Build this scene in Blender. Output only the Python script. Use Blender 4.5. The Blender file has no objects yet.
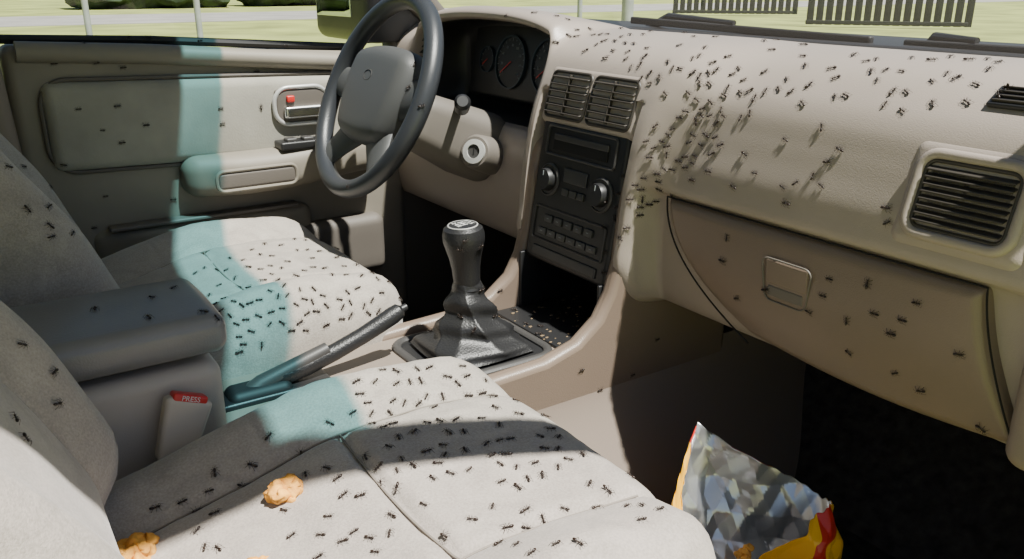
import bpy, bmesh, math, random
from mathutils import Vector, Matrix, noise
random.seed(7)
S=bpy.context.scene; C=S.collection
V3=Vector
# ------------------------------------------------------------------ camera
F=850.0; YAW=math.radians(33.7); PIT=math.radians(19.4)
CAM=V3((0,-1.0,.78))
fw=V3((math.sin(YAW)*math.cos(PIT),math.cos(YAW)*math.cos(PIT),-math.sin(PIT)))
rt=V3((math.cos(YAW),-math.sin(YAW),0)); up=rt.cross(fw)
def ray(px,py): return (fw*F+rt*(px-512)-up*(py-279.5)).normalized()
def P(px,py,ax,val):
    d=ray(px,py); i='xyz'.index(ax); return CAM+d*((val-CAM[i])/d[i])
cd=bpy.data.cameras.new('camera'); cam=bpy.data.objects.new('camera',cd); C.objects.link(cam)
cd.sensor_width=36; cd.lens=F/1024*36; cd.clip_start=.02; cd.clip_end=500
m=Matrix((rt,up,-fw)).transposed().to_4x4(); m.translation=CAM; cam.matrix_world=m; S.camera=cam
# ------------------------------------------------------------------ helpers
def sm(a,b,x):
    t=max(0,min(1,(x-a)/(b-a))); return t*t*(3-2*t)
def lerp(a,b,t): return a+(b-a)*t
WL={}
def tag(o,label=None,cat=None,group=None,kind=None):
    if label: o['label']=label
    if cat: o['category']=cat
    if group: o['group']=group
    if kind: o['kind']=kind
    return o
def thing(name,label,cat,loc,group=None):
    o=bpy.data.objects.new(name,None); C.objects.link(o); o.location=loc; o.empty_display_size=.05
    WL[o.name]=V3(loc); return tag(o,label,cat,group)
def obj(name,bm,mt,parent=None,sharp=40,bevel=0,sub=0,label=None,recalc=True,pick=None):
    if recalc: bmesh.ops.recalc_face_normals(bm,faces=bm.faces[:])
    if pick:
        for f in bm.faces: f.material_index=pick(f.calc_center_median())
    me=bpy.data.meshes.new(name)
    lo=V3((1e9,)*3); hi=V3((-1e9,)*3)
    for v in bm.verts:
        for i in range(3): lo[i]=min(lo[i],v.co[i]); hi[i]=max(hi[i],v.co[i])
    c=(lo+hi)/2; c.z=lo.z
    bmesh.ops.translate(bm,verts=bm.verts[:],vec=-c)
    bm.to_mesh(me); bm.free()
    for p in me.polygons: p.use_smooth=True
    if sharp: me.set_sharp_from_angle(angle=math.radians(sharp))
    for mm in (mt if isinstance(mt,(list,tuple)) else [mt]): me.materials.append(mm)
    o=bpy.data.objects.new(name,me); C.objects.link(o)
    if parent:
        o.parent=parent; o.location=c-WL[parent.name]
    else: o.location=c
    WL[o.name]=c.copy()
    if bevel:
        b=o.modifiers.new('b','BEVEL'); b.width=bevel; b.segments=3; b.limit_method='ANGLE'; b.angle_limit=math.radians(35)
    if sub:
        s=o.modifiers.new('s','SUBSURF'); s.levels=sub; s.render_levels=sub
    if label: o['label']=label
    return o
def add(dst,src):
    t=bpy.data.meshes.new('t'); src.to_mesh(t); dst.from_mesh(t); src.free(); bpy.data.meshes.remove(t); return dst
def merge(*bms):
    d=bms[0]
    for b in bms[1:]: add(d,b)
    return d
def frame(o,U,V,N=None):
    U=V3(U).normalized(); V=V3(V).normalized(); N=U.cross(V) if N is None else V3(N)
    m=Matrix((U,V,N)).transposed().to_4x4(); m.translation=V3(o); return m
def xf(bm,M): bmesh.ops.transform(bm,matrix=M,verts=bm.verts[:]); return bm
def rbox(center,size,r,step=.02,fn=None,M=None):
    h=[s/2 for s in size]; r=min(r,min(h)*.999); bm=bmesh.new(); vs={}
    cs=[]
    for i in range(3):
        inn=h[i]-r; k=max(1,int(round(2*inn/step))); a=[r*math.tan(math.radians(t)) for t in (45,30,15)]
        c=[-inn-q for q in a]+[-inn+2*inn*j/k for j in range(k+1)]+[inn+q for q in reversed(a)]
        c[0]=-h[i]; c[-1]=h[i]; cs.append(c)
    cen=V3(center)
    def vert(p):
        key=tuple(round(x,6) for x in p)
        if key in vs: return vs[key]
        ip=V3([max(-(h[i]-r),min(h[i]-r,p[i])) for i in range(3)]); d=V3(p)-ip
        q=ip+d.normalized()*r if d.length>1e-9 else V3(p)
        if fn: q=fn(q)
        q=q+cen
        if M: q=M@q
        vs[key]=bm.verts.new(q); return vs[key]
    for ax in range(3):
        u,w=[i for i in range(3) if i!=ax]
        for sgn in (-1,1):
            for i in range(len(cs[u])-1):
                for j in range(len(cs[w])-1):
                    q=[]
                    for (a,b) in ((i,j),(i+1,j),(i+1,j+1),(i,j+1)):
                        p=[0,0,0]; p[ax]=sgn*h[ax]; p[u]=cs[u][a]; p[w]=cs[w][b]; q.append(vert(p))
                    try: bm.faces.new(q)
                    except ValueError: pass
    return bm
def grid(fn,nu,nv,cu=False,cv=False):
    bm=bmesh.new(); g=[[bm.verts.new(fn(i/(nu if cu else nu-1),j/(nv if cv else nv-1))) for j in range(nv)] for i in range(nu)]
    for i in range(nu if cu else nu-1):
        for j in range(nv if cv else nv-1):
            bm.faces.new((g[i][j],g[(i+1)%nu][j],g[(i+1)%nu][(j+1)%nv],g[i][(j+1)%nv]))
    return bm
def tube(path,r,seg=10,closed=False,flat=1.0):
    path=[V3(p) for p in path]; n=len(path); bm=bmesh.new(); rings=[]
    rs=r if isinstance(r,(list,tuple)) else [r]*n
    ref=None
    for i in range(n):
        a=path[(i-1)%n] if (closed or i>0) else path[i]; b=path[(i+1)%n] if (closed or i<n-1) else path[i]
        t=(b-a).normalized()
        if ref is None:
            ref=V3((0,0,1)) if abs(t.z)<.9 else V3((1,0,0))
        nn=(ref-t*ref.dot(t)).normalized(); ref=nn; bb=t.cross(nn)
        rings.append([bm.verts.new(path[i]+nn*math.cos(2*math.pi*k/seg)*rs[i]*flat+bb*math.sin(2*math.pi*k/seg)*rs[i]) for k in range(seg)])
    for i in range(n if closed else n-1):
        A=rings[i]; B=rings[(i+1)%n]
        for k in range(seg): bm.faces.new((A[k],A[(k+1)%seg],B[(k+1)%seg],B[k]))
    if not closed:
        bm.faces.new(rings[0][::-1]); bm.faces.new(rings[-1])
    return bm
def lathe(prof,M,seg=32,cap=True):
    bm=bmesh.new(); rings=[]
    for (r,h) in prof:
        rings.append([bm.verts.new(M@V3((r*math.cos(2*math.pi*k/seg),r*math.sin(2*math.pi*k/seg),h))) for k in range(seg)])
    for A,B in zip(rings,rings[1:]):
        for k in range(seg): bm.faces.new((A[k],A[(k+1)%seg],B[(k+1)%seg],B[k]))
    if cap: bm.faces.new(rings[0][::-1]); bm.faces.new(rings[-1])
    return bm
def prism(poly,ax,a,b):
    bm=bmesh.new()
    def mk(p,w):
        if ax=='y': return V3((p[0],w,p[1]))
        if ax=='x': return V3((w,p[0],p[1]))
        return V3((p[0],p[1],w))
    A=[bm.verts.new(mk(p,a)) for p in poly]; B=[bm.verts.new(mk(p,b)) for p in poly]
    bm.faces.new(A); bm.faces.new(B[::-1]); n=len(poly)
    for i in range(n): bm.faces.new((A[i],B[i],B[(i+1)%n],A[(i+1)%n]))
    return bm
def catmull(pts,t):
    n=len(pts)-1; s=t*n; i=min(int(s),n-1); f=s-i
    p0=pts[max(i-1,0)]; p1=pts[i]; p2=pts[i+1]; p3=pts[min(i+2,n)]
    return tuple(.5*((2*b)+(-a+c)*f+(2*a-5*b+4*c-d)*f*f+(-a+3*b-3*c+d)*f**3) for a,b,c,d in zip(p0,p1,p2,p3))
def rrpath(w,h,r,M,n=6):
    out=[]
    for (cx,cy,a0) in ((w/2-r,h/2-r,0),(-w/2+r,h/2-r,90),(-w/2+r,-h/2+r,180),(w/2-r,-h/2+r,270)):
        for k in range(n+1):
            a=math.radians(a0+90*k/n); out.append(M@V3((cx+r*math.cos(a),cy+r*math.sin(a),0)))
    return out
def textbm(s,size,M,ext=.0003):
    cu=bpy.data.curves.new('t','FONT'); cu.body=s; cu.size=size; cu.extrude=ext; cu.align_x='CENTER'; cu.align_y='CENTER'; cu.resolution_u=3
    o=bpy.data.objects.new('t',cu); me=bpy.data.meshes.new_from_object(o); bm=bmesh.new(); bm.from_mesh(me)
    bpy.data.objects.remove(o); bpy.data.curves.remove(cu); bpy.data.meshes.remove(me)
    bmesh.ops.transform(bm,matrix=M,verts=bm.verts[:]); return bm
def ell(c,r,M=None,sub=1):
    bm=bmesh.new(); bmesh.ops.create_icosphere(bm,subdivisions=sub,radius=1)
    for v in bm.verts:
        v.co=V3((v.co.x*r[0],v.co.y*r[1],v.co.z*r[2]))+V3(c)
        if M: v.co=M@v.co
    return bm
# ------------------------------------------------------------------ materials
def mat(name,col,rough=.6,metal=0,bump=None,var=None,sheen=0,spec=.5):
    m=bpy.data.materials.new(name); m.use_nodes=True; nt=m.node_tree; b=nt.nodes['Principled BSDF']
    b.inputs['Base Color'].default_value=(*col,1); b.inputs['Roughness'].default_value=rough; b.inputs['Metallic'].default_value=metal
    b.inputs['Specular IOR Level'].default_value=spec
    if sheen: b.inputs['Sheen Weight'].default_value=sheen
    tc=nt.nodes.new('ShaderNodeTexCoord')
    if var:
        n=nt.nodes.new('ShaderNodeTexNoise'); n.inputs['Scale'].default_value=var[0]; n.inputs['Detail'].default_value=6
        r=nt.nodes.new('ShaderNodeValToRGB'); r.color_ramp.elements[0].position=.3; r.color_ramp.elements[1].position=.7
        k=var[1]; r.color_ramp.elements[0].color=(*[c*(1-k) for c in col],1); r.color_ramp.elements[1].color=(*[min(1,c*(1+k)) for c in col],1)
        nt.links.new(tc.outputs['Object'],n.inputs['Vector']); nt.links.new(n.outputs['Fac'],r.inputs['Fac']); nt.links.new(r.outputs['Color'],b.inputs['Base Color'])
    if bump:
        n=nt.nodes.new('ShaderNodeTexNoise'); n.inputs['Scale'].default_value=bump[0]; n.inputs['Detail'].default_value=3
        bp=nt.nodes.new('ShaderNodeBump'); bp.inputs['Strength'].default_value=bump[1]; bp.inputs['Distance'].default_value=.001
        nt.links.new(tc.outputs['Object'],n.inputs['Vector']); nt.links.new(n.outputs['Fac'],bp.inputs['Height']); nt.links.new(bp.outputs['Normal'],b.inputs['Normal'])
    return m
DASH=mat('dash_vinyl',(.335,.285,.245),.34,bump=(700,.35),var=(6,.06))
GLOVE=mat('glovebox_plastic',(.20,.150,.115),.36,bump=(700,.35),var=(5,.06))  # darker than the dash vinyl; shade under the brow is in this colour
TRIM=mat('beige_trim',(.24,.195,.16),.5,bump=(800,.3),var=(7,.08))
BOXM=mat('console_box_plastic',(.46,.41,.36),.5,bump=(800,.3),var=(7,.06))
BUCK=mat('buckle_plastic',(.50,.44,.37),.5)
DOORM=mat('door_vinyl',(.23,.205,.165),.55,bump=(700,.3),var=(8,.08))  # vinyl colour darkened to stand for the broad shadow across the door
DOORI=mat('door_insert_velour',(.31,.295,.25),.9,bump=(300,.4),var=(14,.12),sheen=.3)  # insert colour toned down with the vinyl for the same door shadow
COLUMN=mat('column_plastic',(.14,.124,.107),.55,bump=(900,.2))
ARM=mat('armrest_vinyl',(.20,.193,.195),.30,bump=(500,.3),var=(9,.12))
BLACK=mat('black_plastic',(.018,.018,.019),.4,bump=(900,.15))
DARKG=mat('dark_grey_plastic',(.05,.048,.047),.45,bump=(900,.15))
RIMM=mat('wheel_leather',(.030,.033,.038),.36,bump=(600,.35))
PADM=mat('airbag_vinyl',(.065,.067,.067),.5,bump=(700,.3))
LEATH=mat('black_leather',(.016,.016,.017),.40,bump=(350,.7))
VENTM=mat('vent_plastic',(.040,.034,.028),.5)
VOID=mat('dark_cavity',(.004,.004,.004),.8)
CARPET=mat('dark_carpet',(.045,.042,.041),.95,bump=(400,1.0),var=(60,.4),spec=.1)
TUNN=mat('taupe_side_trim',(.21,.168,.138),.7,bump=(900,.3),spec=.2)
CRUD=mat('crumb_debris',(.20,.14,.08),.9)
CHROME=mat('brushed_chrome',(.70,.70,.68),.25,1)
LOCKR=mat('satin_lock_ring',(.55,.55,.53),.35,.3)
RED=mat('red_plastic',(.62,.03,.025),.35)
WHITE=mat('white_print',(.65,.65,.63),.5)
DIM=mat('dim_print',(.22,.24,.25),.5)
BLUEG=mat('gauge_blue_grey',(.03,.045,.06),.4)
ANT=mat('ant_shell',(.020,.011,.007),.35)
CRUMB=mat('puff_snack',(.85,.36,.06),.8,bump=(300,.6),var=(90,.4))
BUTTON=mat('button_grey',(.045,.045,.045),.4)
RUB=mat('rubber_seal',(.012,.012,.013),.6)
GRASS=mat('grass_ground',(.25,.28,.08),.95,var=(.6,.35))
ROAD=mat('road_asphalt',(.27,.26,.24),.9,var=(.8,.15))
LEAF=mat('hedge_leaves',(.02,.038,.012),.8,var=(3,.6),bump=(8,1))
FENCE=mat('dark_painted_timber',(.02,.024,.018),.7,var=(5,.3))
POST=mat('galvanised_post',(.36,.38,.38),.5,.3,var=(5,.2))
PAINT=mat('car_paint',(.22,.20,.17),.3)
HEAD=mat('headliner',(.35,.32,.27),.95)
MIRR=mat('mirror_glass',(.55,.62,.66),.02,1)
def fabric(name,col):
    m=mat(name,col,.92,bump=(700,.6),sheen=.25,spec=.2); nt=m.node_tree; b=nt.nodes['Principled BSDF']
    tc=nt.nodes.new('ShaderNodeTexCoord')
    n1=nt.nodes.new('ShaderNodeTexNoise'); n1.inputs['Scale'].default_value=13; n1.inputs['Detail'].default_value=5; n1.inputs['Distortion'].default_value=1.6
    n2=nt.nodes.new('ShaderNodeTexNoise'); n2.inputs['Scale'].default_value=420; n2.inputs['Detail'].default_value=2
    mx=nt.nodes.new('ShaderNodeMath'); mx.operation='MULTIPLY_ADD'; mx.inputs[1].default_value=.5
    m2=nt.nodes.new('ShaderNodeMath'); m2.operation='MULTIPLY'; m2.inputs[1].default_value=.5
    r=nt.nodes.new('ShaderNodeValToRGB'); r.color_ramp.elements[0].position=.36; r.color_ramp.elements[1].position=.64
    r.color_ramp.elements[0].color=(*[c*.78 for c in col],1); r.color_ramp.elements[1].color=(*[min(1,c*1.13) for c in col],1)
    L=nt.links.new
    L(tc.outputs['Object'],n1.inputs['Vector']); L(tc.outputs['Object'],n2.inputs['Vector'])
    L(n2.outputs['Fac'],m2.inputs[0]); L(n1.outputs['Fac'],mx.inputs[0]); L(m2.outputs[0],mx.inputs[2]); L(mx.outputs[0],r.inputs['Fac']); L(r.outputs['Color'],b.inputs['Base Color'])
    return m
SEAT=fabric('seat_velour',(.37,.33,.29))
SEATI=fabric('seat_velour_insert',(.39,.35,.305))
PIPE=mat('seam_cord',(.22,.195,.165),.8)
SEATS=mat('seat_side_vinyl',(.12,.105,.09),.6,bump=(600,.4))
def glass(name,col,gl=.05):
    m=bpy.data.materials.new(name); m.use_nodes=True; nt=m.node_tree; nt.nodes.clear()
    o=nt.nodes.new('ShaderNodeOutputMaterial'); mx=nt.nodes.new('ShaderNodeMixShader'); t=nt.nodes.new('ShaderNodeBsdfTransparent'); g=nt.nodes.new('ShaderNodeBsdfGlossy')
    t.inputs['Color'].default_value=(*col,1); g.inputs['Roughness'].default_value=.02; mx.inputs[0].default_value=gl
    nt.links.new(t.outputs[0],mx.inputs[1]); nt.links.new(g.outputs[0],mx.inputs[2]); nt.links.new(mx.outputs[0],o.inputs[0]); return m
GLASS=glass('clear_glass',(.93,.96,.94)); BAND=glass('cyan_shade_band',(.19,.48,.54))
def foil_out():
    m=mat('bag_print',(.9,.55,.03),.3); nt=m.node_tree; b=nt.nodes['Principled BSDF']
    tc=nt.nodes.new('ShaderNodeTexCoord'); v=nt.nodes.new('ShaderNodeTexNoise'); v.inputs['Scale'].default_value=16; v.inputs['Detail'].default_value=0
    r=nt.nodes.new('ShaderNodeValToRGB'); r.color_ramp.interpolation='CONSTANT'
    r.color_ramp.elements[0].color=(.90,.45,.015,1); r.color_ramp.elements[1].position=.53; r.color_ramp.elements[1].color=(.55,.03,.02,1)
    e=r.color_ramp.elements.new(.64); e.color=(.8,.75,.6,1)
    nt.links.new(tc.outputs['Object'],v.inputs['Vector']); nt.links.new(v.outputs['Fac'],r.inputs['Fac']); nt.links.new(r.outputs['Color'],b.inputs['Base Color']); return m
BAGO=foil_out(); FOIL=mat('silver_foil',(.66,.66,.67),.33,.85,bump=(160,.2))
# ------------------------------------------------------------------ setting
def box(c,s): return rbox(c,s,.004,10)
def struct(name,bm,mt,**k): return tag(obj(name,bm,mt,**k),kind='structure')
struct('floor',box((.1,0,-.015),(2.3,1.5,.03)),CARPET)
struct('wall_front',prism([(1.02,0),(1.25,.22),(1.25,.62),(1.30,.62),(1.30,0)],'y',-.75,.75),CARPET)
struct('rear_light_block',box((-.98,0,.33),(.05,1.5,.66)),SEATS)  # unseen behind the seats, added to block light from the rear
struct('wall_left',rbox((1.04,.735,.33),(.42,.06,.68),.012,.1),SEATS)
struct('wall_right',rbox((1.06,-.755,.33),(.40,.05,.68),.012,.1),SEATS)
def hx(y): return .405+.055*sm(0,.42,y)-.06*sm(-.2,-.5,y)   # unseen roof front edge, skewed to steer its shadow over seats and door
YR=-.635
rp=lambda u,v:V3((lerp(-.95,hx(lerp(YR,.57,v)),u),lerp(YR,.57,v),1.13+.035*(1-(2*v-1)**2)-.02*(2*u-1)**2))
bm=grid(rp,14,24); o=struct('ceiling',bm,HEAD); s=o.modifiers.new('s','SOLIDIFY'); s.thickness=.03; s.offset=1
def ws(u,v):
    y=lerp(-.72,.69,u)*(1-.14*v); x=lerp(1.02,hx(y)-.02,v); return V3((x,y,lerp(.695,1.135,v)+.02*math.sin(v*math.pi)))
struct('window_1',grid(lambda u,v:ws(u,v*.85),24,16),GLASS)
struct('window_2',grid(lambda u,v:ws(u,.852+v*.148),24,5),BAND)
struct('window_3',grid(lambda u,v:V3((lerp(.10,.86-.42*v,u),lerp(.735,.60,v),lerp(.64,1.12,v))),8,8),GLASS)
for sgn,n in ((-1,'right'),(1,'left')):
    xt=hx(sgn*.57); ye=.57 if sgn>0 else -YR-.012
    pth=[V3((lerp(1.0,xt,t),sgn*lerp(.72,ye,t),lerp(.64,1.13,t))) for t in [i/8 for i in range(9)]]
    struct('trim_%d'%(1 if sgn<0 else 2),tube(pth,[.035,.035,.035,.036,.037,.038,.04,.042,.042],12,flat=.8),SEATS)
    struct('trim_%d'%(5 if sgn<0 else 6),tube([V3((xt,sgn*ye,1.13)),V3((0,sgn*(ye+.012),1.135)),V3((-.9,sgn*ye,1.12))],.03,12),HEAD)
struct('trim_3',rbox((0,0,0),(.13,.07,1.15),.02,.1,M=Matrix.Translation((.035,.69,.58))@Matrix.Rotation(math.radians(-3),4,'Y')@Matrix.Rotation(math.radians(5),4,'X')),TRIM)
struct('trim_4',rbox((-.42,-.70,.55),(.10,.06,1.15),.02,.1),TRIM)
struct('trim_7',rbox((.15,-.71,.03),(1.7,.08,.09),.02,.1),TRIM)
struct('trim_8',rbox((.15,.76,.02),(1.7,.08,.09),.02,.1),TRIM)
tp=[]
for i in range(13):
    t=i/12; tp.append((-.27+.145*sm(0,1,t)**.8,.0+.235*t))
tp=tp+[(-a,b) for a,b in reversed(tp)]
struct('tunnel_trim',prism(tp,'x',-.9,1.2),TUNN,sharp=60)
struct('cowl',rbox((1.12,0,.676),(.20,1.58,.05),.012,.1),BLACK)
struct('bonnet',grid(lambda u,v:V3((lerp(1.20,2.0,u),lerp(-.8,.8,v),.645-.10*u*u-.06*u-.05*(2*v-1)**4)),12,12),PAINT)
struct('ground',prism([(-120,-60),(160,-60),(160,200),(-120,200)],'z',-.5,-.35),GRASS)
struct('road',prism([(-120,25),(160,25),(160,32),(-120,32)],'z',-.36,-.335),ROAD)
def bush(name,label,x,y,w,d,h,cat='bush',grp=None):
    b=rbox((0,0,h/2),(w,d,h),min(w,d,h)*.38,.22,fn=lambda p:p+V3(noise.noise_vector(p*1.6+V3((x,y,0))))*.28+V3(noise.noise_vector(p*5+V3((x,y,0))))*.12)
    bmesh.ops.translate(b,verts=b.verts[:],vec=V3((x,y,-.37))); return tag(obj(name,b,LEAF),label,cat,grp)
bl=['dark hedge clump across the road, leftmost in the side window','low dark hedge clump behind the two posts across the road','broad dark hedge clump across the road beside the mirror','tall dark hedge seen only as a reflection in the door mirror']
for i,(x,y,w,d_,h) in enumerate(((-3,40,3.4,3,1.5),(8.4,39.5,6.5,3,2.0),(15.5,40,6.4,3,2.3),(-7.5,15,10,3,3.6))): bush('hedge',bl[i],x,y,w,d_,h,'hedge','hedges across the road' if i<3 else None)
for (pa,pb,dist,lab) in ((812,972,24,'dark slatted fence panel seen through the windshield, the right wider one'),(676,796,31,'dark slatted fence panel seen through the windshield, the left narrower one')):
    def gp_(px):
        d=ray(px,0); d.z=0; d.normalize(); return V3((CAM.x,CAM.y,0))+d*dist
    A=gp_(pa); B=gp_(pb); ux=(B-A).normalized(); L_=(B-A).length
    fe=thing('fence_panel',lab,'fence',(A.x,A.y,-.35),'slatted fence panels')
    n=int(L_/.22)
    for k in range(n+1):
        c=A+ux*(L_*k/n); hh_=1.7-.35*abs(2*k/n-1)**4
        obj('slat',rbox((0,0,0),(.17,.03,hh_),.01,.5,M=frame((c.x,c.y,-.35+.06+hh_/2),(ux.x,ux.y,0),(-ux.y,ux.x,0))),FENCE,fe)
    for z in (.12,1.2): obj('rail',rbox((0,0,0),(L_+.1,.05,.10),.01,.5,M=frame(((A.x+B.x)/2-ux.y*-.04,(A.y+B.y)/2+.04,-.35+z),(ux.x,ux.y,0),(-ux.y,ux.x,0))),FENCE,fe)
pl=['grey metal post outside the side window, the left one','grey metal post outside the side window, the right one','grey post seen through the windshield beside the steering wheel','grey post seen through the windshield above the dashboard ants']
for i,(px,dist,r) in enumerate(((84,11,.035),(196,12,.04),(580,14,.04),(628,12,.08))):
    d=ray(px,0); d.z=0; d.normalize(); p=CAM+d*dist
    pt=thing('post',pl[i],'post',(p.x,p.y,-.35),'posts outside')
    obj('shaft',tube([(p.x,p.y,-.35),(p.x,p.y,2.0)],r,12),POST,pt); obj('cap',lathe([(r*1.15,0),(r*1.15,.04),(r*.6,.06)],Matrix.Translation((p.x,p.y,1.98)),12),POST,pt)
# ------------------------------------------------------------------ wipers
for i,(a,b,lab) in enumerate(((P(632,20,'x',1.07),P(872,41,'x',1.05),'black wiper blade resting at the middle of the windshield base'),(P(905,44,'x',1.06),P(1060,54,'x',1.04),'black wiper blade at the passenger end of the windshield base'))):
    w=thing('windshield_wiper',lab,'wiper',a,'windshield wipers')
    ux=(b-a).normalized(); uy=V3((1,0,0)); uy=(uy-ux*uy.dot(ux)).normalized()
    obj('blade',rbox((0,0,0),((b-a).length,.010,.012),.003,.1,M=frame((a+b)/2,ux,uy)),RUB,w)
    obj('arm',tube([lerp(a,b,-.05)+V3((.05,0,-.025)),lerp(a,b,.15)+V3((.02,0,.010)),(a+b)/2+V3((.0,0,.009))],[.010,.006,.004],8),BLACK,w)
# ------------------------------------------------------------------ dashboard
D=thing('dashboard','long beige moulded dashboard running across under the windshield','dashboard',(.95,0,.35))
PP=[(1.06,.685),(.99,.70),(.93,.697),(.885,.682),(.85,.655),(.832,.63),(.822,.60),(.815,.575),(.808,.55),(.805,.53),(.803,.515),(.806,.506),(.82,.49),(.825,.42),(.835,.345),(.87,.33),(1.0,.34)]
PC=[(1.06,.685),(.99,.702),(.93,.702),(.885,.695),(.855,.685),(.832,.668),(.815,.642),(.803,.615),(.794,.59),(.787,.565),(.783,.545),(.779,.525),(.774,.495),(.768,.44),(.764,.385),(.80,.335),(.90,.32)]
PD=[(1.06,.685),(.99,.712),(.93,.728),(.885,.735),(.856,.733),(.845,.722),(.862,.712),(.955,.706),(.965,.62),(.955,.545),(.865,.535),(.84,.525),(.825,.49),(.82,.42),(.835,.34),(.87,.33),(1.0,.34)]
PE=[(1.06,.685),(.99,.70),(.93,.70),(.885,.69),(.855,.67),(.84,.65),(.83,.62),(.825,.59),(.82,.57),(.82,.55),(.82,.54),(.82,.53),(.82,.49),(.82,.42),(.835,.34),(.87,.33),(1.0,.34)]
def dashpt(y,t):
    p=catmull(PP,t); c=catmull(PC,t); d=catmull(PD,t); e=catmull(PE,t)
    w0=lerp(lerp(-.27,-.20,sm(.3,.55,t)),-.145,sm(.55,.85,t))
    wc=sm(w0,-.128,y); q=[lerp(p[i],c[i],wc) for i in (0,1)]
    if abs(y)<.118: q[0]+=.07*sm(.118,.105,abs(y))*sm(.42,.46,t)
    we=sm(.61,.66,y); wd=sm(.13,.160,y)
    dd=[lerp(d[i],e[i],we) for i in (0,1)]
    arch=math.sqrt(max(0,1-min(1,abs((y-.375)/.25))**2.4))
    q=[lerp(q[i],dd[i],wd) for i in (0,1)]
    if y>.13 and t<.5: q[1]-=.046*(1-arch)*wd*(1-we)*sm(0,.2,t)
    return V3((q[0],y,q[1]))
obj('dash_shell',grid(lambda u,v:dashpt(lerp(-.72,.72,u),v),240,120),[DASH,BLACK],D,sharp=70,pick=lambda c:1 if (c.x>1.03 or (.145<c.y<.64 and .53<c.z<.722 and c.x>.862 and c.z<.735-.046*(1-math.sqrt(max(0,1-min(1,abs((c.y-.375)/.25))**2.4)))-.012-.16*max(0,c.x-.99)) or (abs(c.y)<.112 and c.z<.66 and c.x>.83 and c.z>.3 and c.z<.6)) else 0)
TL=P(664,196,'x',.80); TR=P(984,291,'x',.80); BR=P(1012,470,'x',.80); BL=P(745,338,'x',.80)
zt=.5*(TL.z+TR.z); zb=.5*(BL.z+BR.z)
def gl(u,v):
    yl=lerp(TL.y,BL.y,v**2.2); yr=lerp(TR.y,BR.y-.0,v**1.5)
    e=min(u*abs(yr-yl),(1-u)*abs(yr-yl),v*(zt-zb),(1-v)*(zt-zb))
    h=.020*math.sqrt(max(0,1-(1-min(1,e/.016))**2))+.014*math.sin(v*math.pi)*math.sin(u*math.pi)**.4
    z=lerp(zt,zb,v)-.012*math.sin(u*math.pi)*v
    return V3((.822-h+.02*v,lerp(yl,yr,u),z))
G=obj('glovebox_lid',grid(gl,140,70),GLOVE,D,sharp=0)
# thin dark shut line round the lid, lying in the gap between lid and dash
sl=[gl(0,j/30) for j in range(30,-1,-1)]+[gl(i/30,0) for i in range(1,31)]+[gl(1,j/30) for j in range(1,31)]
obj('shut_line',tube([V3((min(q.x,.8085)-.0018,q.y,q.z)) for q in sl],.0012,6),VOID,D)
pc=P(778,277,'x',.80); pc=gl(( TL.y-pc.y)/(TL.y-TR.y),(zt-pc.z)/(zt-zb)); LM=frame(pc+V3((-.001,0,0)),(0,-1,0),(-.08,0,1))
def tap(p): return LM@V3((p.x*(1+.10*p.y/.027),p.y,p.z))
lt=obj('latch',tube([tap(q) for q in rrpath(.066,.054,.010,Matrix.Identity(4))],.0011,8,True),COLUMN,G)
obj('latch_grip',rbox((0,.010,-.004),(.062,.030,.008),.003,.02,M=LM),GLOVE,lt)
obj('latch_recess',rbox((0,-.0145,-.0035),(.052,.014,.008),.002,.02,M=LM),COLUMN,lt)
obj('end_trim',rbox((.835,-.70,.42),(.075,.085,.18),.02,.02),TRIM,D)
def vent(M,w,h,parent,nsl=6,div=1,rim=TRIM,name='air_vent',ang=25,rr=.0045):
    v=obj(name,merge(tube(rrpath(w,h,.010,M),rr,8,True)),rim,parent)
    obj('vent_cavity',rbox((0,0,-.009),(w-.004,h-.004,.016),.004,.05,M=M),VOID,v)
    for k in range(nsl):
        y=lerp(-h/2+.008,h/2-.008,k/(nsl-1))
        obj('slat',rbox((0,0,0),(w-.006,.0020,.010),.001,.05,M=M@Matrix.Translation((0,y,.0015))@Matrix.Rotation(math.radians(ang),4,'X')),VENTM,v)
    for k in range(div):
        x=lerp(-w/2,w/2,(k+1)/(div+1)); obj('vane',rbox((x,0,.002),(.0022,h-.008,.008),.001,.05,M=M),VENTM,v)
    return v
VM=frame((.809,0,.612),(0,-1,0),(.30,0,.954))
obj('vent_bezel',rbox((0,0,-.014),(.228,.094,.036),.014,.02,M=VM),DASH,D)
for s in (-1,1): vent(VM@Matrix.Translation((s*.052,0,.004)),.096,.070,D,6,1,VENTM,rr=.0026)
pv=P(966,201,'x',.815); RM=frame((.813,pv.y,pv.z),(0,-1,0),(.27,0,.963))
obj('vent_surround',merge(rbox((0,0,-.018),(.146,.118,.036),.0175,.02,M=RM),tube(rrpath(.108,.082,.018,RM@Matrix.Translation((0,0,0))),.006,10,True)),DASH,D)
vent(RM@Matrix.Translation((0,0,.001)),.094,.068,D,8,0,VENTM,rr=.0022,ang=30)
DV=Matrix.Translation((.868,P(1015,128,'x',.87).y-.035,.672))@Matrix.Rotation(math.radians(-32),4,'Y')
dv=obj('defroster_vent',rbox((0,0,0),(.030,.12,.006),.002,.05,M=DV),BLACK,D)
for k in range(4): obj('slat',rbox((-.010+k*.007,0,.004),(.002,.112,.003),.0008,.05,M=DV),VENTM,dv)
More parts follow.
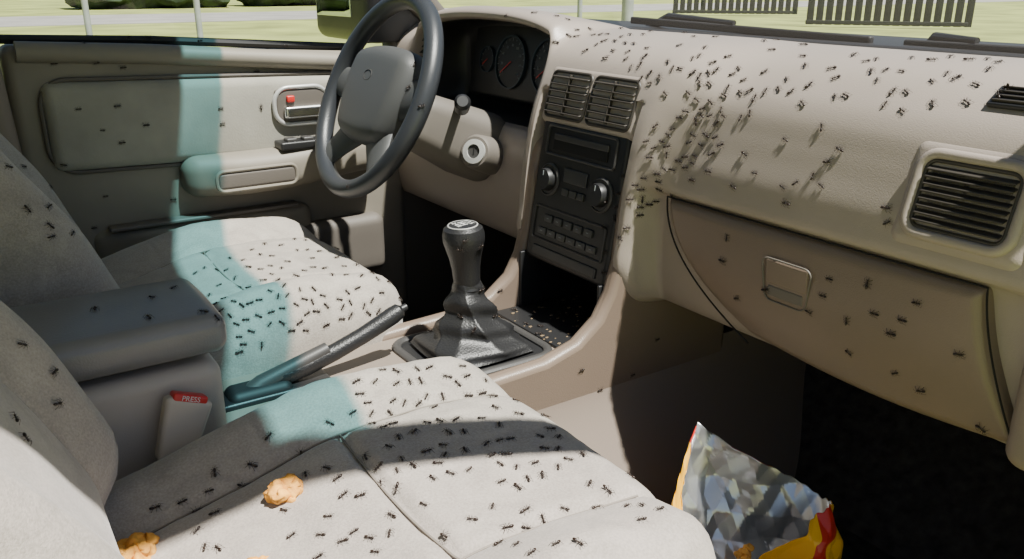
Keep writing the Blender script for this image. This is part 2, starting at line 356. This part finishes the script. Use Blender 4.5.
# centre stack
SM=frame((.781,0,.463),(0,-1,0),(.167,0,.986))
K=obj('radio_panel',rbox((0,0,-.014),(.207,.224,.034),.008,.02,M=SM),BLACK,D)
T=lambda x,y,z=0:SM@Matrix.Translation((x,y,z+.004))
obj('tape_deck',merge(tube(rrpath(.165,.044,.006,T(0,.082)),.0022,6,True),rbox((0,.006,0),(.13,.010,.004),.0015,.05,M=T(0,.082))),DARKG,K)
obj('deck_pocket',rbox((0,-.006,0),(.13,.016,.003),.001,.05,M=T(0,.082)),VOID,K)
for s in (-1,1):
    kn=obj('dial_ring',lathe([(.026,-.003),(.026,.001),(.0235,.003),(.0225,.001)],T(s*.064,.020),32),DARKG,K)
    obj('dial_knob',lathe([(.018,0),(.0175,.010),(.016,.013),(.0001,.0135)],T(s*.064,.020),28,cap=False),BLACK,kn)
    obj('dial_mark',rbox((0,.010,.0138),(.0016,.008,.001),.0004,.05,M=T(s*.064,.020)),DIM,kn)
obj('display',rbox((0,.012,0),(.056,.022,.004),.002,.05,M=T(0,.022)),BUTTON,K)
for j in range(3): obj('button',rbox((-.019+j*.019,-.014,0),(.016,.011,.005),.0015,.05,M=T(0,.022)),BUTTON,K)
obj('radio_face',tube(rrpath(.175,.052,.005,T(0,-.050)),.002,6,True),DARKG,K)
for j in range(6):
    b=obj('button',rbox((-.062+j*.0248,-.012,0),(.021,.011,.005),.0015,.05,M=T(0,-.050)),BUTTON,K)
    obj('button_mark',rbox((-.062+j*.0248,-.012,.0026),(.006,.0013,.0006),.0002,.05,M=T(0,-.050)),DIM,b)
for j in range(5):
    b=obj('button',rbox((-.050+j*.0250,.010,0),(.019,.012,.005),.0015,.05,M=T(0,-.050)),BUTTON,K)
    obj('button_mark',rbox((-.050+j*.0250,.010,.0026),(.005,.0012,.0006),.0002,.05,M=T(0,-.050)),DIM,b)
obj('lower_slot',rbox((0,-.095,0),(.16,.016,.004),.002,.05,M=T(0,0)),DARKG,K)
# instrument cluster
IM=frame((.950,.375,.628),(0,-1,0),(.16,0,.987))
I=obj('instrument_cluster',rbox((0,0,-.01),(.40,.15,.02),.02,.03,M=IM),BLACK,D)
for (x,r,n) in ((-.050,.052,9),(.075,.052,9),(.155,.024,5),(-.135,.026,5)):
    g=obj('gauge',lathe([(r,0),(r,.006),(r*.94,.006),(r*.92,.002)],IM@Matrix.Translation((x,0,0)),36,cap=False),BLUEG,I)
    obj('gauge_face',lathe([(r*.92,0),(r*.92,.0015)],IM@Matrix.Translation((x,0,.0005)),36),BLACK,g)
    tk=bmesh.new()
    for k in range(n*2-1):
        a=math.radians(220-260*k/(n*2-2)); rr=r*.84; ln=.006 if k%2==0 else .003
        add(tk,rbox((0,0,0),(ln,.0012,.0006),.0002,.05,M=IM@Matrix.Translation((x+rr*math.cos(a),rr*math.sin(a),.003))@Matrix.Rotation(a,4,'Z')))
        if k%2==0 and r>.04:
            add(tk,textbm(str(k*10),.007,IM@Matrix.Translation((x+r*.62*math.cos(a),r*.62*math.sin(a),.0025))))
    obj('gauge_marks',tk,DIM,g)
    a=math.radians(215); obj('needle',rbox((r*.35,0,0),(r*.8,.002,.001),.0004,.05,M=IM@Matrix.Translation((x,0,.004))@Matrix.Rotation(a,4,'Z')),RED,g)
# ------------------------------------------------------------------ centre console
K2=thing('center_console','beige centre console with padded armrest between the front seats','console',(.4,0,.2))
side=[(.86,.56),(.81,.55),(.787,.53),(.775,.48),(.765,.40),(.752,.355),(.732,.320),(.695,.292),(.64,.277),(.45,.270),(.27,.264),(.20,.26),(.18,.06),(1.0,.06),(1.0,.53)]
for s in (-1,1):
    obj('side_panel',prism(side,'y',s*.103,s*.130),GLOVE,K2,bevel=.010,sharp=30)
obj('top_panel',rbox((.52,0,.215),(.72,.21,.09),.004,.1),TRIM,K2)
obj('bin_wall',rbox((.90,0,.31),(.02,.20,.14),.002,.1),VOID,K2)
obj('bin_floor',rbox((.80,0,.262),(.20,.205,.006),.002,.1),BLACK,K2)
obj('bin_ceiling',rbox((.84,0,.365),(.14,.195,.01),.002,.1),BLACK,K2)
for s in (-1,1): obj('bin_side',rbox((.82,s*.101,.31),(.14,.006,.10),.002,.1),BLACK,K2)
obj('shifter_surround',tube(rrpath(.19,.165,.03,Matrix.Translation((.595,0,.262))),.007,10,True,flat=.8),DARKG,K2)
obj('surround_plate',rbox((.595,0,.256),(.19,.165,.010),.004,.05),BLACK,K2)
obj('storage_box',rbox((0,0,0),(.42,.160,.33),.018,.03,fn=lambda p:p+V3((0.05*sm(.02,-.17,p.z)*(p.x>0),0,0)),M=Matrix.Translation((.005,-.005,.207))),BOXM,K2)
obj('armrest_lid',rbox((0,0,0),(.44,.170,.046),.016,.02,fn=lambda p:p+V3((0,0,.005*(1-(p.y/.09)**2))),M=Matrix.Translation((.005,-.006,.404))),ARM,K2)
obj('handbrake_slot',rbox((.30,.03,.262),(.16,.05,.012),.005,.05),BLACK,K2)
random.seed(9); db=bmesh.new()
for k in range(90):
    p=V3((random.uniform(.69,.86),random.uniform(-.085,.085),.2645)); s=random.uniform(.0010,.0026)
    add(db,ell(p+V3((0,0,s*.4)),(s*1.5,s,s*.6),None,1))
tag(obj('debris',db,CRUD),'scattered tiny crumbs of debris lying in the open console bin','debris',kind='stuff')
# ------------------------------------------------------------------ gear shifter
Gs=thing('gear_shifter','black gear shifter with leather boot and round printed knob','gear shifter',(.595,0,.266))
def boot(u,v):
    a=2*math.pi*u; sq=1/max(abs(math.cos(a)),abs(math.sin(a)))**lerp(.8,.1,v)
    pr=[.075,.071,.062,.053,.045,.040,.036,.031,.025,.0195]; k=v*9; i=min(int(k),8); base=lerp(pr[i],pr[i+1],k-i)
    r=base*lerp(sq,1,v)
    rd=1-abs(math.sin(a*2.5+2.6*v+.5+.5*math.sin(a)))**.6
    fold=.010*rd*math.sin(math.pi*v**.7)+.0055*math.sin(v*21+2.0*math.sin(a+1))*(1-.7*v)*sm(0,.2,v)*sm(1,.85,v)-.006*math.sin(math.pi*v)
    r=max(.014,r+fold)
    return V3((.595-.006*v+r*math.cos(a),r*.92*math.sin(a),.266+.105*v**1.1))
obj('boot',grid(boot,120,60,cu=True),LEATH,Gs,sharp=0)
KM=frame((.589,0,.362),(1,0,.06),(0,1,0))
kb=obj('knob',lathe([(.014,-.01),(.0185,0),(.0195,.012),(.0205,.028),(.0235,.046),(.0275,.060),(.0300,.070),(.0302,.079),(.028,.088),(.0215,.0925),(.0205,.0915)],KM,36),LEATH,Gs,sharp=35)
obj('knob_cap',lathe([(.0205,.090),(.0200,.0935),(.012,.0945),(.0001,.0948)],KM,30),BLACK,kb)
obj('knob_ring',tube([KM@V3((.0208*math.cos(a),.0208*math.sin(a),.0925)) for a in [2*math.pi*i/36 for i in range(36)]],.0012,6,True),LOCKR,kb)
TM=KM@Matrix.Translation((0,0,.0950))@Matrix.Rotation(math.radians(-90),4,'Z')
gp=textbm('1 3 5',.0098,TM@Matrix.Translation((0,.0100,0)))
add(gp,textbm('2 4 R',.0098,TM@Matrix.Translation((0,-.0100,0))))
for x in (-.0068,0,.0068): add(gp,rbox((x,0,0),(.0013,.010,.0006),.0002,.05,M=TM))
add(gp,rbox((0,0,0),(.0145,.0013,.0006),.0002,.05,M=TM)); obj('shift_pattern',gp,WHITE,kb)
obj('neck_ring',lathe([(.0195,0),(.021,.004),(.0195,.008)],Matrix.Translation((.589,0,.356)),24),BLACK,Gs)
# ------------------------------------------------------------------ handbrake
a=P(262,384,'y',.03); b=P(402,309,'y',.03)
H=thing('handbrake','black handbrake lever angled up beside the armrest','handbrake',a)
obj('lever_arm',tube([a+V3((-.03,0,-.02)),a,lerp(a,b,.45)],[.016,.013,.010],12),DARKG,H)
q=[lerp(a,b,t)+V3((0,0,-.010*math.sin(t*math.pi))) for t in (.06,.14,.3,.5,.7,.85,.93,.98,1.0)]
obj('grip',tube(q,[.010,.0135,.0135,.012,.012,.0125,.013,.0115,.006],16),LEATH,H)
obj('release_button',tube([lerp(a,b,.99),lerp(a,b,1.035)],[.006,.005],12),BLACK,H)
obj('gaiter',rbox((0,0,0),(.085,.045,.03),.012,.02,M=Matrix.Translation(a+V3((-.005,0,-.012)))),RUB,H)
# ------------------------------------------------------------------ seats
def top_add(x,y):
    b=sm(.115,.20,abs(y))-.35*sm(.22,.27,abs(y))
    g=.009*math.exp(-((abs(y)-.125)/.006)**2)*(x>-.25)
    g+=.009*math.exp(-((x-.03-.008*(y/.13)**2)/.006)**2)*(abs(y)<.125)
    return .022*b-g-.012*sm(.12,.28,x)-.062*sm(.08,-.26,x)+.004*noise.noise(V3((x*9,y*9,3)))
TAP=.045
def cushion_fn(p):
    x,y,z=p; tw=sm(-.01,.07,z)
    z+=tw*(top_add(x,y)+.0028*abs(noise.noise(V3((x*28,y*28,1)))))
    x-=TAP*(abs(y)/.26)**2.6*sm(-.05,.28,x)
    x-=.03*sm(0,-.10,z)*sm(.1,.28,x)
    return V3((x,y,z))
def back_fn(p):
    x,y,z=p; f=sm(-.01,.06,x)
    b=sm(.11,.19,abs(y))-.3*sm(.21,.25,abs(y))
    g=.006*math.exp(-((abs(y)-.12)/.0045)**2)+.006*math.exp(-((z-.04)/.005)**2)*(abs(y)<.12)
    x+=f*(.035*b-g+.012*math.exp(-((z+.15)/.12)**2)+.003*noise.noise(V3((y*10,z*10,5))))
    y*=1-.10*sm(.05,.32,z)-.04*sm(-.15,-.32,z)
    return V3((x,y,z))
def seat(name,label,yc,step,dx,bx,wd,zc):
    s=thing(name,label,'car seat',(.2,yc,.0),'front seats')
    c=obj('cushion',rbox((.225+dx,yc,zc),(.56,wd,.20),.062,step,fn=cushion_fn),SEATI,s,sharp=0)
    cz=lambda x,y:zc+.1015+top_add(x,y)
    for sg in (-1,1):
        pth=[V3((.225+dx+x-TAP*(.125/.26)**2.6*sm(-.05,.28,x),yc+sg*.125,cz(x,sg*.125)+.002)) for x in [lerp(-.2,.235,i/40) for i in range(41)]]
        obj('seam_piping',tube(pth,.0012,6),PIPE,c)
    pth=[]
    for i in range(25):
        y=lerp(-.125,.125,i/24); x=.03+.008*(y/.13)**2; pth.append(V3((.225+dx+x-TAP*(abs(y)/.26)**2.6*sm(-.05,.28,x),yc+y,cz(x,y)+.002)))
    obj('seam_piping',tube(pth,.0012,6),PIPE,c)
    BM=Matrix.Translation((bx,yc,.56))@Matrix.Rotation(math.radians(-28),4,'Y')
    obj('backrest',rbox((0,0,0),(.15,.47,.64),.066,step,fn=back_fn,M=BM),SEAT,s,sharp=0)
    obj('headrest',rbox((-.02,0,.43),(.10,.27,.17),.045,.03,M=BM),SEAT,s)
    for sg in (-1,1): obj('headrest_post',tube([BM@V3((-.02,sg*.06,.30)),BM@V3((-.02,sg*.06,.37))],.006,8),CHROME,s)
    obj('side_shield',rbox((.16+dx,yc,.12),(.50,.47,.13),.03,.04),SEATS,s)
    for sg in (-1,1): obj('seat_rail',rbox((.18+dx,yc+sg*.19,.03),(.50,.03,.06),.006,.1),DARKG,s)
    return s
seat('passenger_seat','pale beige velour front seat nearest, with snack puffs and many ants',-.370,.0055,.025,-.142,.49,.238)
seat('driver_seat','pale beige velour front seat behind the steering wheel',.365,.009,.080,-.06,.53,.236)
# ------------------------------------------------------------------ buckle
bp=P(182,426,'y',-.108); BM=Matrix.Translation(bp)@Matrix.Rotation(math.radians(22),4,'Y')@Matrix.Rotation(math.radians(-8),4,'X')
Bk=thing('seat_belt_buckle','taupe seat belt buckle with red press button beside passenger seat','buckle',bp-V3((0,0,.05)))
obj('housing',rbox((0,0,-.004),(.046,.020,.072),.006,.01,fn=lambda p:V3((p.x*(1+.12*p.z/.03),p.y,p.z)),M=BM),BUCK,Bk)
obj('press_button',rbox((0,0,.031),(.038,.018,.012),.003,.01,M=BM),RED,Bk)
obj('button_lettering',textbm('PRESS',.008,BM@Matrix.Translation((0,-.0093,.0325))@Matrix.Rotation(math.radians(90),4,'X')),WHITE,Bk)
obj('stalk',rbox((0,0,-.075),(.028,.010,.10),.004,.02,M=BM),DARKG,Bk)
# ------------------------------------------------------------------ steering
WM=frame((.630,.372,.594),(0,-1,0),(.43,0,.90))
W=thing('steering_wheel','dark grey leather steering wheel with a round airbag pad','steering wheel',(.630,.372,.594))
R=.171
obj('rim',tube([WM@V3((R*math.cos(a),R*math.sin(a),0)) for a in [2*math.pi*i/72 for i in range(72)]],.0158,14,True,flat=1.05),RIMM,W,sharp=0)
def padfn(p):
    nx,ny=p.x/.11,p.y/.0875
    return V3((p.x*(1+.12*ny)*math.sqrt(max(.1,1-.26*ny*ny)),p.y*math.sqrt(max(.1,1-.22*nx*nx)),p.z+.012*(1-nx*nx*.6-ny*ny*.4)*(p.z>0)))
pad=obj('airbag_pad',rbox((0,.0,-.014),(.212,.176,.055),.027,.010,fn=padfn,M=WM),PADM,W,sharp=0)
obj('emblem',tube([WM@V3((.014*math.cos(a),.026+.009*math.sin(a),.0248)) for a in [2*math.pi*i/24 for i in range(24)]],.0010,6,True),DARKG,pad)
for an in (4,176,-52,-128):
    a=math.radians(an); p0=V3((.045*math.cos(a),.045*math.sin(a),-.018)); p1=V3((R*math.cos(a),R*math.sin(a),-.002))
    obj('spoke',xf(tube([lerp(p0,p1,t) for t in (0,.3,.6,.85,1)],[.048,.042,.032,.028,.028],16,flat=.34),WM),PADM,W)
Cl=thing('steering_column','beige steering column shroud with ignition lock and stalks','steering column',(.78,.35,.47))
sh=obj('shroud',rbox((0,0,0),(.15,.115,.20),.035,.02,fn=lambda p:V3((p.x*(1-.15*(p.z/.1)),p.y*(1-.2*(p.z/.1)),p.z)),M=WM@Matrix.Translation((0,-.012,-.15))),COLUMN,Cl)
obj('hub_collar',lathe([(.055,-.07),(.052,-.03),(.04,-.02)],WM,28),DARKG,Cl)
ip=P(476,152,'y',.272)
KM2=frame(ip,(.5,-.85,.0),(.25,.15,.95))
ig=obj('ignition_barrel',lathe([(.034,-.06),(.031,.0),(.0265,.006),(.022,.006)],KM2,32),COLUMN,Cl)
obj('lock_ring',lathe([(.0215,.004),(.0215,.010),(.0125,.011),(.012,.004)],KM2,32,cap=False),LOCKR,ig)
obj('lock_face',lathe([(.0122,.003),(.012,.008)],KM2,24),DARKG,ig)
obj('key_slot',rbox((0,0,.0085),(.002,.011,.0012),.0004,.02,M=KM2),VOID,ig)
kp=P(462,108,'y',.20)
sk=obj('stalk',tube([(.765,.315,.572),lerp(V3((.765,.315,.572)),kp,.6),kp],[.008,.007,.009],10),BLACK,Cl)
ax=(kp-V3((.765,.315,.572))).normalized()
obj('stalk_knob',tube([kp-ax*.01,kp-ax*.005,kp+ax*.025+V3((0,0,.01)),kp+ax*.03+V3((0,0,.012))],[.009,.0125,.0135,.009],14),BLACK,sk)
sk=obj('stalk',tube([(.765,.41,.572),(.72,.50,.60)],[.008,.009],10),BLACK,Cl)
obj('stalk_knob',tube([(.722,.497,.598),(.705,.535,.608)],[.012,.012],14),BLACK,sk)
# ------------------------------------------------------------------ driver door
Dr=thing('car_door','beige driver door panel with padded insert, armrest and chrome handle','car door',(.45,.72,.0))
def slope(p): return p+V3((0,0,-.055*(p.x+.35)*sm(.1,.3,p.z)))
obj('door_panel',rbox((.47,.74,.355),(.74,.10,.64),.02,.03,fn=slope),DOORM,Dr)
obj('window_seal',tube([P(-30,39,'y',.725),P(150,40,'y',.725),P(350,47,'y',.725)],.008,8),RUB,Dr)
obj('upper_rail',tube([P(15,52,'y',.69),P(150,54,'y',.69),P(345,62,'y',.69)],.020,12,flat=.9),DOORM,Dr)
ic=V3((.435,.69,.528)); iw=.57; ih=.155
ins=obj('padded_insert',rbox((0,0,0),(iw,.04,ih),.018,.02,fn=lambda p:p+V3((0,-.006*(1-(p.x/.3)**2)*(1-(p.z/.08)**2),-.03*p.x)),M=Matrix.Translation(ic)),DOORI,Dr)
obj('insert_piping',tube([V3((q.x,q.y,q.z-.03*(q.x-ic.x))) for q in rrpath(iw+.008,ih+.008,.045,Matrix.Translation(ic+V3((0,-.006,0)))@Matrix.Rotation(math.radians(90),4,'X'))],.004,8,True),SEATS,Dr)
arm=obj('door_armrest',rbox((.56,.655,.425),(.40,.085,.080),.03,.02,fn=lambda p:p+V3((0,.025*sm(-.08,-.2,p.x),.02*sm(-.05,.2,p.x)))),DOORM,Dr)
CM=Matrix.Translation((.485,.610,.420))@Matrix.Rotation(math.radians(90),4,'X')
obj('pull_cup',rbox((0,.002,0),(.15,.030,.012),.005,.02,M=CM),SEATS,arm)
obj('pull_cup_rim',tube(rrpath(.155,.038,.014,CM@Matrix.Translation((0,.002,.004))),.0035,8,True),DOORM,arm)
sw=obj('window_switch',rbox((.60,.640,.473),(.12,.045,.016),.004,.02),BLACK,arm)
for i in range(3): obj('switch_button',rbox((.565+i*.034,.635,.483),(.022,.022,.008),.003,.02),DARKG,sw)
pk=obj('map_pocket',rbox((.40,.685,.30),(.42,.05,.085),.022,.02,fn=lambda p:p+V3((0,.02*sm(-.10,-.2,p.x),0))),DOORM,Dr)
obj('pocket_opening',rbox((.40,.672,.345),(.36,.03,.008),.003,.02),COLUMN,pk)
obj('lower_pocket',rbox((.66,.675,.235),(.22,.05,.13),.022,.02),SEATS,Dr)
hp=P(302,105,'y',.660); HM=Matrix.Translation(hp)@Matrix.Rotation(math.radians(90),4,'X')
hb=obj('handle_bezel',tube(rrpath(.112,.072,.030,HM),.0045,10,True),LOCKR,Dr)
obj('handle_recess',rbox((0,0,-.004),(.106,.066,.012),.006,.02,M=HM),SEATS,hb)
obj('handle_lever',rbox((.004,-.012,.006),(.086,.024,.012),.006,.01,M=HM),CHROME,hb)
obj('lock_flag',rbox((-.024,.014,.004),(.016,.013,.008),.003,.01,M=HM),RED,hb)
obj('door_skin',rbox((.47,.80,.28),(.80,.03,.70),.012,.1),PAINT,Dr)
# side mirror
Mi=thing('side_mirror','dark door mirror outside the driver window','mirror',(.85,.95,.64))
obj('mirror_housing',rbox((.875,.960,.735),(.11,.33,.180),.030,.03),BLACK,Mi)
obj('mirror_glass',rbox((0,0,0),(.008,.19,.11),.003,.03,M=Matrix.Translation((.8190,.985,.755))@Matrix.Rotation(math.radians(2),4,'Z')),MIRR,Mi)
obj('mirror_stalk',rbox((.87,.84,.675),(.07,.12,.05),.015,.03),BLACK,Mi)
obj('mirror_sail',prism([(.74,.655),(.94,.655),(.86,.78)],'y',.70,.74),BLACK,Mi,bevel=.004)
# ------------------------------------------------------------------ snack puffs
def puff(c,s,label,seed,grp='snack puffs'):
    random.seed(seed); b=bmesh.new()
    for k in range(9):
        o=V3((random.uniform(-1,1)*s*.7,random.uniform(-1,1)*s*.42,random.uniform(.2,.75)*s*.5)); r=s*random.uniform(.28,.42)
        add(b,ell(o,(r,r,r*.85),None,3))
    for v in b.verts:
        v.co+=V3(noise.noise_vector(v.co*160+V3((seed,0,0))))*s*.16+V3(noise.noise_vector(v.co*420+V3((seed,0,0))))*s*.06
    bmesh.ops.translate(b,verts=b.verts[:],vec=c); return tag(obj('snack_puff',b,CRUMB,sharp=0),label,'snack',grp)
bpy.context.view_layer.update(); dg=bpy.context.evaluated_depsgraph_get()
def hit(px,py):
    ok,l,n,i,o,_=S.ray_cast(dg,CAM+ray(px,py)*.05,ray(px,py)); return (l,n,o) if ok else None
for px,py,s,lab,sd in ((284,494,.024,'craggy orange snack puff lying alone on the seat cushion',3),(134,556,.026,'orange snack puff at the crease of cushion and backrest',5),(259,562,.012,'small orange snack crumb at the near edge of the cushion',8)):
    h=hit(px,py)
    if h: puff(h[0]-V3((0,0,.002)),s*min(1,(h[0]-CAM).length/.72),lab,sd)
# ------------------------------------------------------------------ snack bag
random.seed(4)
bo=P(782,612,'z',.004); bU=rt.copy(); bUp=(V3((0,0,1))-rt*.27+V3((math.sin(YAW),math.cos(YAW),0))*.18).normalized(); bU=(bU-bUp*bU.dot(bUp)).normalized(); bBk=bUp.cross(bU)
if bBk.dot(fw)<0: bBk=-bBk
HT=[(0,.125),(35,.130),(60,.158),(85,.205),(108,.262),(130,.222),(180,.165),(205,.11),(225,.06),(245,.060),(268,.098),(295,.135),(325,.140),(360,.125)]
def hh(a):
    a%=360
    for (a0,h0),(a1,h1) in zip(HT,HT[1:]):
        if a0<=a<=a1: return lerp(h0,h1,(a-a0)/(a1-a0))
CR=[(.30,8,.1,.011),(2.75,9,.6,.009),(1.25,12,.3,.006),(.15,21,.7,.0032),(2.3,26,.4,.0026)]
def crease(x,h):
    s=0
    for an,f,ph,A in CR:
        q=((x*math.cos(an)+h*math.sin(an))*f+ph)%1; s+=A*(abs(q-.5)*4-1)
    return s
def bag(u,v):
    a=2*math.pi*u; c,s_=math.cos(a),math.sin(a); hgt=hh(math.degrees(a))+.0012*math.sin(a*31)
    w=lerp(.090,.100,v); dp=lerp(.012,.036,sm(0,.5,v))
    x=w*math.copysign(abs(c)**.75,c); y=dp*math.copysign(abs(s_)**.8,s_)
    p=bo+bU*x+bBk*y+bUp*(hgt*v)
    p-=(bU*c*.5+bBk*s_)*crease(x+.6*y,hgt*v+.5*y)*sm(0,.15,v)
    p.z=max(p.z,.003); return p
bg=thing('snack_bag','torn open yellow snack bag with silver lining on the floor','snack bag',bo)
o=obj('bag_body',grid(bag,220,100,cu=True),[BAGO,FOIL],bg,sharp=12,recalc=True)
s=o.modifiers.new('s','SOLIDIFY'); s.thickness=.0012; s.offset=-1; s.material_offset=1
def flap(u,v):
    a=lerp(110,228,u)/360; b=bag(a,1.0); k=math.sin(math.pi*u)**.5
    return b+(-bU*.034-bUp*.056-bBk*.030)*(v*k)+(-bU)*.010*math.sin(v*math.pi)*k
o=obj('printed_flap',grid(flap,24,8),BAGO,bg,sharp=20); s=o.modifiers.new('s','SOLIDIFY'); s.thickness=.001
puff(bo+bUp*.085+V3((-.03,.01,0)),.018,'orange snack puff inside the torn silver bag',11)
for i,(px,py) in enumerate(((848,470),(829,464),(806,458),(858,492),(884,505),(872,478))):
    p=P(px,py,'z',0.0); puff(p,.006,'tiny orange crumb on the dark floor carpet',20+i,'floor crumbs')
# ------------------------------------------------------------------ ants
def antbm():
    b=merge(ell((-.0036,0,.0017),(.0025,.0013,.0013),None,2),ell((-.0009,0,.0016),(.0006,.0005,.0006)),ell((.0006,0,.0017),(.0014,.0007,.0008)),ell((.0030,0,.0018),(.0013,.0011,.0009),None,2))
    for s in (-1,1):
        for (x0,x1,x2) in ((.0013,.0030,.0048),(.0006,.0006,.0004),(0,-.0022,-.0048)):
            add(b,tube([(x0,s*.0004,.0014),(x1,s*.0024,.0030),(x2,s*.0044,.0001)],[.00026,.00022,.00015],4))
        add(b,tube([(.0038,s*.0004,.0020),(.0052,s*.0014,.0030),(.0068,s*.0018,.0018)],[.00018,.00016,.00012],4))
    return b
ab=antbm(); ame=bpy.data.meshes.new('ant'); ab.to_mesh(ame); ab.free()
for p in ame.polygons: p.use_smooth=True
ame.materials.append(ANT)
bpy.context.view_layer.update(); dg=bpy.context.evaluated_depsgraph_get()
def inside(p,poly):
    c=False; n=len(poly)
    for i in range(n):
        a=poly[i]; b=poly[i-1]
        if (a[1]>p[1])!=(b[1]>p[1]) and p[0]<(b[0]-a[0])*(p[1]-a[1])/(b[1]-a[1])+a[0]: c=not c
    return c
def root(o):
    while o.parent: o=o.parent
    return o
used=[]
def scatter(poly,n,ok,gap=8,head=None):
    out=[]; xs=[p[0] for p in poly]; ys=[p[1] for p in poly]; tr=0
    while len(out)<n and tr<n*60:
        tr+=1; p=(random.uniform(min(xs),max(xs)),random.uniform(min(ys),max(ys)))
        if not inside(p,poly) or any((p[0]-q[0])**2+(p[1]-q[1])**2<gap*gap for q in used): continue
        h=hit(*p)
        if not h or root(h[2]).name.split('.')[0] not in ok: continue
        n_=h[1].normalized()
        if n_.dot(ray(*p))>0: n_=-n_
        t=random.uniform(0,2*math.pi) if head is None else head+random.gauss(0,.7)+(math.pi if random.random()<.4 else 0)
        x=V3((math.cos(t),math.sin(t),0)); x=(x-n_*x.dot(n_))
        if x.length<.2: x=V3((0,0,1))-n_*n_.z
        x.normalize(); y=n_.cross(x); m=Matrix((x,y,n_)).transposed().to_4x4(); m.translation=h[0]+n_*.0001
        m=m@Matrix.Scale(random.uniform(.85,1.15)*(.94 if (h[0]-CAM).length<.8 else 1),4); used.append(p); out.append(m)
    return out
random.seed(21)
dk=('dashboard','center_console')
Z=[ # polygon, count, roots, gap, group
 ([(600,25),(680,24),(740,60),(760,105),(700,185),(625,215),(655,130),(640,80)],88,dk,7,'d'),
 ([(740,55),(1018,80),(1018,105),(900,118),(770,100)],28,dk,10,'d'),
 ([(700,110),(900,120),(900,225),(680,185)],14,dk,12,'d'),
 ([(600,200),(655,130),(650,195),(605,290)],16,dk,7,'d'),
 ([(680,215),(975,300),(1000,440),(760,335)],18,('dashboard',),16,'g'),
 ([(510,265),(580,265),(560,335),(480,340)],9,('center_console',),7,'c'),
 ([(545,355),(600,310),(680,350),(670,385),(560,395)],4,('center_console',),10,'c'),
 ([(440,230),(495,230),(495,335),(430,335)],8,('gear_shifter',),7,'s'),
 ([(60,295),(210,285),(220,320),(110,320)],6,('center_console',),8,'a'),
 ([(340,375),(450,360),(540,385),(620,440),(520,490),(400,480)],74,('passenger_seat',),10,'p'),
 ([(150,500),(260,430),(340,400),(600,430),(680,520),(560,559),(160,559)],58,('passenger_seat',),13,'p'),
 ([(0,290),(40,310),(90,400),(60,480),(0,420)],5,('passenger_seat',),16,'b')]
LB={'d':('small black ant on the sunlit beige dashboard','ants on the dashboard'),'g':('small black ant on the shaded glovebox lid','ants on the glovebox'),
'c':('small black ant on the centre console around the open bin','ants on the centre console'),'s':('small black ant on the black gear shifter','ants on the gear shifter'),
'a':('small black ant on the dark padded centre armrest','ants on the armrest'),'p':('small black ant on the nearest pale seat cushion','ants on the passenger seat cushion'),
'b':('small black ant on the backrest of the nearest seat','ants on the passenger seat backrest')}
ct=0
for poly,n,ok,gap,k in Z:
    for m in scatter(poly,n,ok,gap,head=None if k!='d' else 0.3):
        o=bpy.data.objects.new('ant',ame); C.objects.link(o); o.matrix_world=m; tag(o,LB[k][0],'ant',LB[k][1]); ct+=1
rest=[]
rest+=scatter([(190,268),(290,236),(350,240),(410,285),(400,305),(300,335),(235,355)],95,('driver_seat',),8)
rest+=scatter([(30,60),(310,60),(300,210),(80,250)],16,('car_door',),12)
rest+=scatter([(0,150),(60,180),(80,250),(30,230)],8,('driver_seat',),10)
rest+=scatter([(340,130),(430,30),(430,180),(330,190)],4,('steering_wheel','steering_column'),12)
rest+=scatter([(490,8),(620,22),(640,70),(560,50)],20,dk,6)
rest+=scatter([(640,28),(1000,60),(1000,72),(760,55)],16,dk,9)
rest+=scatter([(20,36),(330,36),(330,50),(20,50)],7,('car_door',),10)
b=bmesh.new()
for m in rest:
    t=bmesh.new(); t.from_mesh(ame); bmesh.ops.transform(t,matrix=m,verts=t.verts[:]); add(b,t)
if rest: tag(obj('ant_swarm',b,ANT,sharp=0),'swarm of black ants over driver seat, door, wheel and far dash edge','ants',kind='stuff')
print('ANTS',ct,len(rest))
# ------------------------------------------------------------------ light
w=bpy.data.worlds.new('w'); S.world=w; w.use_nodes=True; nt=w.node_tree; bgn=nt.nodes['Background']
sk=nt.nodes.new('ShaderNodeTexSky'); sk.sky_type='NISHITA'; sk.sun_disc=False; sk.sun_elevation=math.radians(60); sk.sun_rotation=math.radians(160)
nt.links.new(sk.outputs[0],bgn.inputs[0]); bgn.inputs[1].default_value=.090
L=bpy.data.lights.new('sun','SUN'); L.energy=14.0; L.angle=math.radians(1.2); L.color=(1,.96,.90)
lo=bpy.data.objects.new('sun',L); C.objects.link(lo); lo.rotation_euler=V3((.15,-.45,1)).to_track_quat('Z','Y').to_euler()
